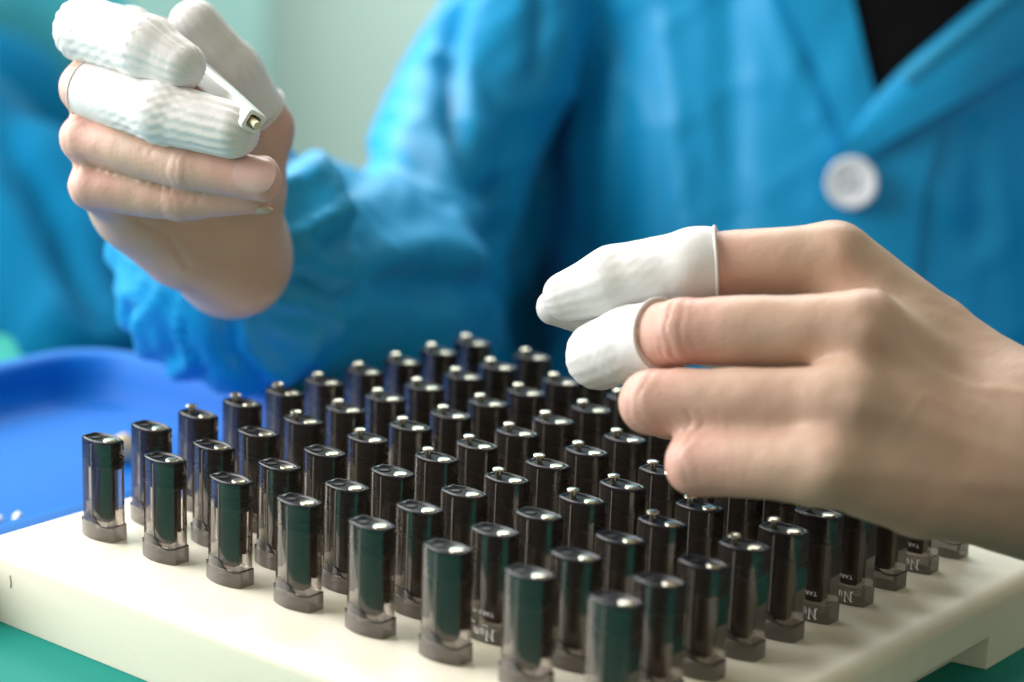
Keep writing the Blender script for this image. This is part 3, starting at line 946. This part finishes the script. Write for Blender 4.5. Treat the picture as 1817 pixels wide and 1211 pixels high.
# ---- fingernails
def nail(j0, j1, face, length, ang, t0, mat, name="fingernail"):
    """closed plate on the finger surface; face: direction the nail looks (camera space)"""
    a, ra = j0; b, rb_ = j1
    d = (b - a) / np.linalg.norm(b - a)
    up = np.array(face, float); up -= d * (up @ d); up /= np.linalg.norm(up)
    sd = np.cross(d, up)
    nu, nv = 12, 12
    V = []; F_ = []
    for layer, off in ((0, .24), (1, -.8)):
        for iu in range(nu + 1):
            for iv in range(nv + 1):
                u = -1 + 2 * iu / nu; v_ = -1 + 2 * iv / nv
                # rounded outline
                uu = u * math.sqrt(1 - .44 * v_ * v_); vv = v_ * math.sqrt(1 - .42 * u * u)
                th_ = uu * ang
                s = t0 + vv * length / 2
                r = rb_ + off - .12 * uu * uu - (.9 * max(0, vv) ** 2 if layer == 0 else 0)
                V.append(b + d * s + (up * math.cos(th_) + sd * math.sin(th_)) * r)
    k = nv + 1; o2 = (nu + 1) * k
    for iu in range(nu):
        for iv in range(nv):
            p = iu * k + iv
            F_.append((p, p + k, p + k + 1, p + 1)); F_.append((o2 + p, o2 + p + 1, o2 + p + k + 1, o2 + p + k))
    edge = [i * k for i in range(nu + 1)] + [nu * k + i for i in range(1, nv + 1)] + [i * k + nv for i in range(nu - 1, -1, -1)] + [i for i in range(nv - 1, 0, -1)]
    for p, q in zip(edge, edge[1:] + edge[:1]):
        F_.append((p, o2 + p, o2 + q, q))
    bm = bmesh.new()
    vs = [bm.verts.new(Vector(c2w(v) - PB)) for v in V]
    for f in F_: bm.faces.new([vs[i] for i in f])
    return bobj(name, bm, mat, body, True, 50)
nail(RH['ring'][2], RH['ring'][3], (0.10, 0.12, -1), 10.5, math.radians(52), 0.6, M['nail'])
nail(RH['pinky'][2], RH['pinky'][3], (0.1, -0.95, -.1), 3.6, math.radians(38), 2.6, M['nail_tip'])

# ---- smock details laid on the cloth
JW = c2w(JV) - PB
bvh = BVHTree.FromPolygons([Vector(v) for v in JW], [tuple(int(i) for i in q) for q in JQ])
def on_cloth(px_, py_, lift):
    d = c2w(at(px_, py_, 1.0)) - CAM
    d = Vector(d).normalized()
    o_ = Vector(CAM - PB)
    hit, nrm, _, dist = bvh.ray_cast(o_ + d * 700, d)
    if hit is None:
        hit = o_ + d * 860; nrm = -d
    return hit - d * lift, nrm
def resample(pl, n):
    pl = np.array(pl, float)
    L = np.concatenate([[0], np.cumsum(np.linalg.norm(np.diff(pl, axis=0), axis=1))])
    t = np.linspace(0, L[-1], n)
    return np.stack([np.interp(t, L, pl[:, 0]), np.interp(t, L, pl[:, 1])], 1)
def cloth_patch(name, A, B, lift, mat, nu=40, nv=12, thick=1.6, bulge=0.0, liftA=None, liftB=None):
    A, B = resample(A, nu), resample(B, nu)
    top = []; bot = []
    for i in range(nu):
        for j in range(nv):
            t = j / (nv - 1)
            p = A[i] * (1 - t) + B[i] * t
            l = lift if liftA is None else liftA + (liftB - liftA) * t
            l = l + bulge * math.sin(math.pi * t)
            q, _ = on_cloth(p[0], p[1], l)
            d = (q - Vector(CAM - PB)).normalized()
            top.append(q); bot.append(q + d * thick)
    # even the patch out so it reads as its own stiff layer
    arr = np.array(top).reshape(nu, nv, 3)
    for _ in range(6):
        s = arr.copy()
        s[1:-1] = (arr[:-2] + arr[2:] + 2 * arr[1:-1]) / 4
        s[:, 1:-1] = (s[:, :-2] + s[:, 2:] + 2 * s[:, 1:-1]) / 4
        arr = s
    top = [Vector(v) for v in arr.reshape(-1, 3)]
    bot = [v + (v - Vector(CAM - PB)).normalized() * thick for v in top]
    bm = bmesh.new()
    T_ = [bm.verts.new(v) for v in top]; B_ = [bm.verts.new(v) for v in bot]
    for i in range(nu - 1):
        for j in range(nv - 1):
            a = i * nv + j
            bm.faces.new((T_[a], T_[a + 1], T_[a + nv + 1], T_[a + nv])); bm.faces.new((B_[a], B_[a + nv], B_[a + nv + 1], B_[a + 1]))
    edge = [i * nv for i in range(nu)] + [(nu - 1) * nv + j for j in range(1, nv)] + [i * nv + nv - 1 for i in range(nu - 2, -1, -1)] + list(range(nv - 2, 0, -1))
    for p, q in zip(edge, edge[1:] + edge[:1]):
        bm.faces.new((T_[p], T_[q], B_[q], B_[p]))
    return bobj(name, bm, mat, person, True, 60)
cloth_patch("undershirt", [(1440, -230), (1492, -80), (1510, 0), (1532, 90), (1554, 182)], [(2060, -230), (1930, -110), (1760, 0), (1640, 90), (1556, 184)], 2.0, M['shirt'])
cloth_patch("placket", [(1540, 190), (1452, 322), (1440, 420), (1432, 640)], [(1700, 120), (1640, 330), (1625, 440), (1620, 640)], 2.4, M['jacket'])
cloth_patch("collar", [(1556, 166), (1604, 116), (1690, 44), (1760, -18), (1860, -100), (1990, -240)], [(1452, 326), (1560, 262), (1680, 194), (1817, 116), (1960, 30), (2130, -150)], 5.0, M['jacket'], nv=16, bulge=2.0, liftA=3.5, liftB=8.0, thick=2.2)
cloth_patch("collar", [(1450, -240), (1500, -90), (1513, 0), (1533, 88), (1553, 170)], [(1230, -240), (1330, -90), (1395, 10), (1452, 130), (1500, 262)], 4.0, M['jacket'], bulge=1.5, liftA=4.5, liftB=2.2)
# ribbed stitching along the collar edge
bm = bmesh.new()
for t in np.linspace(0, 1, 34):
    p = resample([(1600, 128), (1690, 56), (1760, 2), (1850, -70)], 2000)[int(t * 1999)]
    q, nrm = on_cloth(p[0], p[1], 7.0); q2, _ = on_cloth(p[0] + 13, p[1] + 22, 7.5)
    tube(bm, [q, (q + q2) / 2 + nrm * .6, q2], .62, 5)
o = bobj("stitching", bm, M['stitch'], person, True); o['kind'] = 'stuff'
# button
q, nrm = on_cloth(1511, 325, 8.5)
nd = (Vector(CAM - PB) - q).normalized()
nd = (nd * .8 + nrm * .2).normalized()
fr_ = nd.to_track_quat('Z', 'Y').to_matrix()
def place(bm):
    bmesh.ops.transform(bm, verts=bm.verts, matrix=Matrix.Translation(q) @ fr_.to_4x4())
bm = bmesh.new()
rbn = 9.7
lathe(bm, [(rbn - .8, -1.6), (rbn, -.8), (rbn, .4), (rbn - .5, 1.1), (rbn - 1.6, 1.3), (rbn - 2.6, .9), (rbn - 3.4, .55), (.5, .5)], 0, 0, 40)
place(bm); bt_ = bobj("button", bm, M['button'], person, True, 40)
for dx_, dy_ in ((-1, -1), (1, -1), (-1, 1), (1, 1)):
    bm = bmesh.new(); lathe(bm, [(1.15, .4), (1.15, .62), (.1, .62)], dx_ * 1.9, dy_ * 1.9, 14); place(bm)
    bobj("button_hole", bm, M['button_hole'], bt_, True, 40)
bm = bmesh.new()
tube(bm, [(-1.9, -1.9, .6), (-1.9, 0, 1.0), (-1.9, 1.9, .6)], .35, 6); tube(bm, [(1.9, -1.9, .6), (1.9, 0, 1.0), (1.9, 1.9, .6)], .35, 6)
place(bm); bobj("thread", bm, M['button'], bt_, True)

# ------------------------------------------------------------------ the white tube with a pin
ta, tb = at(352, 126, 556), at(450, 217, 517.5)
dt = (tb - ta) / np.linalg.norm(tb - ta)
u = np.cross(dt, [0.2, 1, 0.1]); u /= np.linalg.norm(u); v_ = np.cross(dt, u)
ROT = math.radians(12)
u, v_ = u * math.cos(ROT) + v_ * math.sin(ROT), v_ * math.cos(ROT) - u * math.sin(ROT)
TB0 = c2w(tb)
tool = thing("pin_holder", "small white tube with gold pin in its open end held by the raised hand", "tube", TB0)
def sq(s, half, rnd):
    c = ta + dt * s
    out = []
    for cx_, cy_, a0 in ((1, -1, -90), (1, 1, 0), (-1, 1, 90), (-1, -1, 180)):
        for k in range(5):
            a = math.radians(a0 + 90 * k / 4)
            x = cx_ * (half - rnd) + rnd * math.cos(a); y = cy_ * (half - rnd) + rnd * math.sin(a)
            out.append(Vector(c2w(c + u * x + v_ * y) - TB0))
    return out
LT = np.linalg.norm(tb - ta)
bm = bmesh.new()
loft(bm, [sq(-6, 2.6, 1.1), sq(LT - .5, 2.6, 1.1), sq(LT, 2.35, 1.0), sq(LT, 1.55, .8), sq(LT - 5, 1.5, .8)])
bobj("tube_sleeve", bm, M['tool'], tool, True, 40)
bm = bmesh.new()
loft(bm, [sq(LT - 4.8, 1.45, .6), sq(LT - 3.5, 1.45, .6)]); bobj("tube_plug", bm, M['tool_in'], tool)
bm = bmesh.new()
p0 = ta + dt * (LT - 3.4)
tube(bm, [Vector(c2w(p0 + dt * s) - TB0) for s in (0, 2.5, 6.6)], .95, 12)
pin = bobj("gold_pin", bm, M['pin'], tool, True, 40)

# ------------------------------------------------------------------ blurred things behind on the left
def smock_behind():
    lo_, hi_ = np.array([-520., -330., 740.]), np.array([-100., 210., 1420.])
    f = Field(lo_, hi_, 6.0)
    f.chain([at(-150, 330, 1300), at(-200, 1100, 1300)], [105, 150], 10)
    f.chain([at(-60, 300, 1000), at(70, 420, 900), at(150, 640, 800)], [40, 40, 24], 16, 12)
    V, Q = f.mesh()
    Nn = vnormals(V, Q)
    dd = np.array([noise.noise(Vector((v[0] / 40 + v[1] / 130, v[1] / 220, v[2] / 50))) * 11 for v in V])
    pp = project(V)
    dd += np.where(Nn[:, 2] < .3, -14 * np.exp(-(seg_dist(pp, [(10, 230), (90, 380), (170, 560)]) / 26) ** 2), 0)
    V = V + Nn * dd[:, None]
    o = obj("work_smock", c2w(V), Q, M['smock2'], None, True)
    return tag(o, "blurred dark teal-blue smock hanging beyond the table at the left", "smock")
smock_behind()
def cloth_behind():
    f = Field(np.array([-640., -60., 1560.]), np.array([-250., 420., 1760.]), 7.0)
    f.chain([at(-100, 40, 1660), at(40, 30, 1660), at(120, 180, 1660)], [80, 78, 40], 20, 20)
    V, Q = f.mesh(); Nn = vnormals(V, Q)
    dd = np.array([noise.noise(Vector((v[0] / 50, v[1] / 120, v[2] / 60))) * 10 for v in V])
    o = obj("hanging_cloth", c2w(V + Nn * dd[:, None]), Q, M['teal_cloth'], None, True)
    tag(o, "blurred light teal cloth bundle high at the left behind the raised hand", "cloth")
cloth_behind()
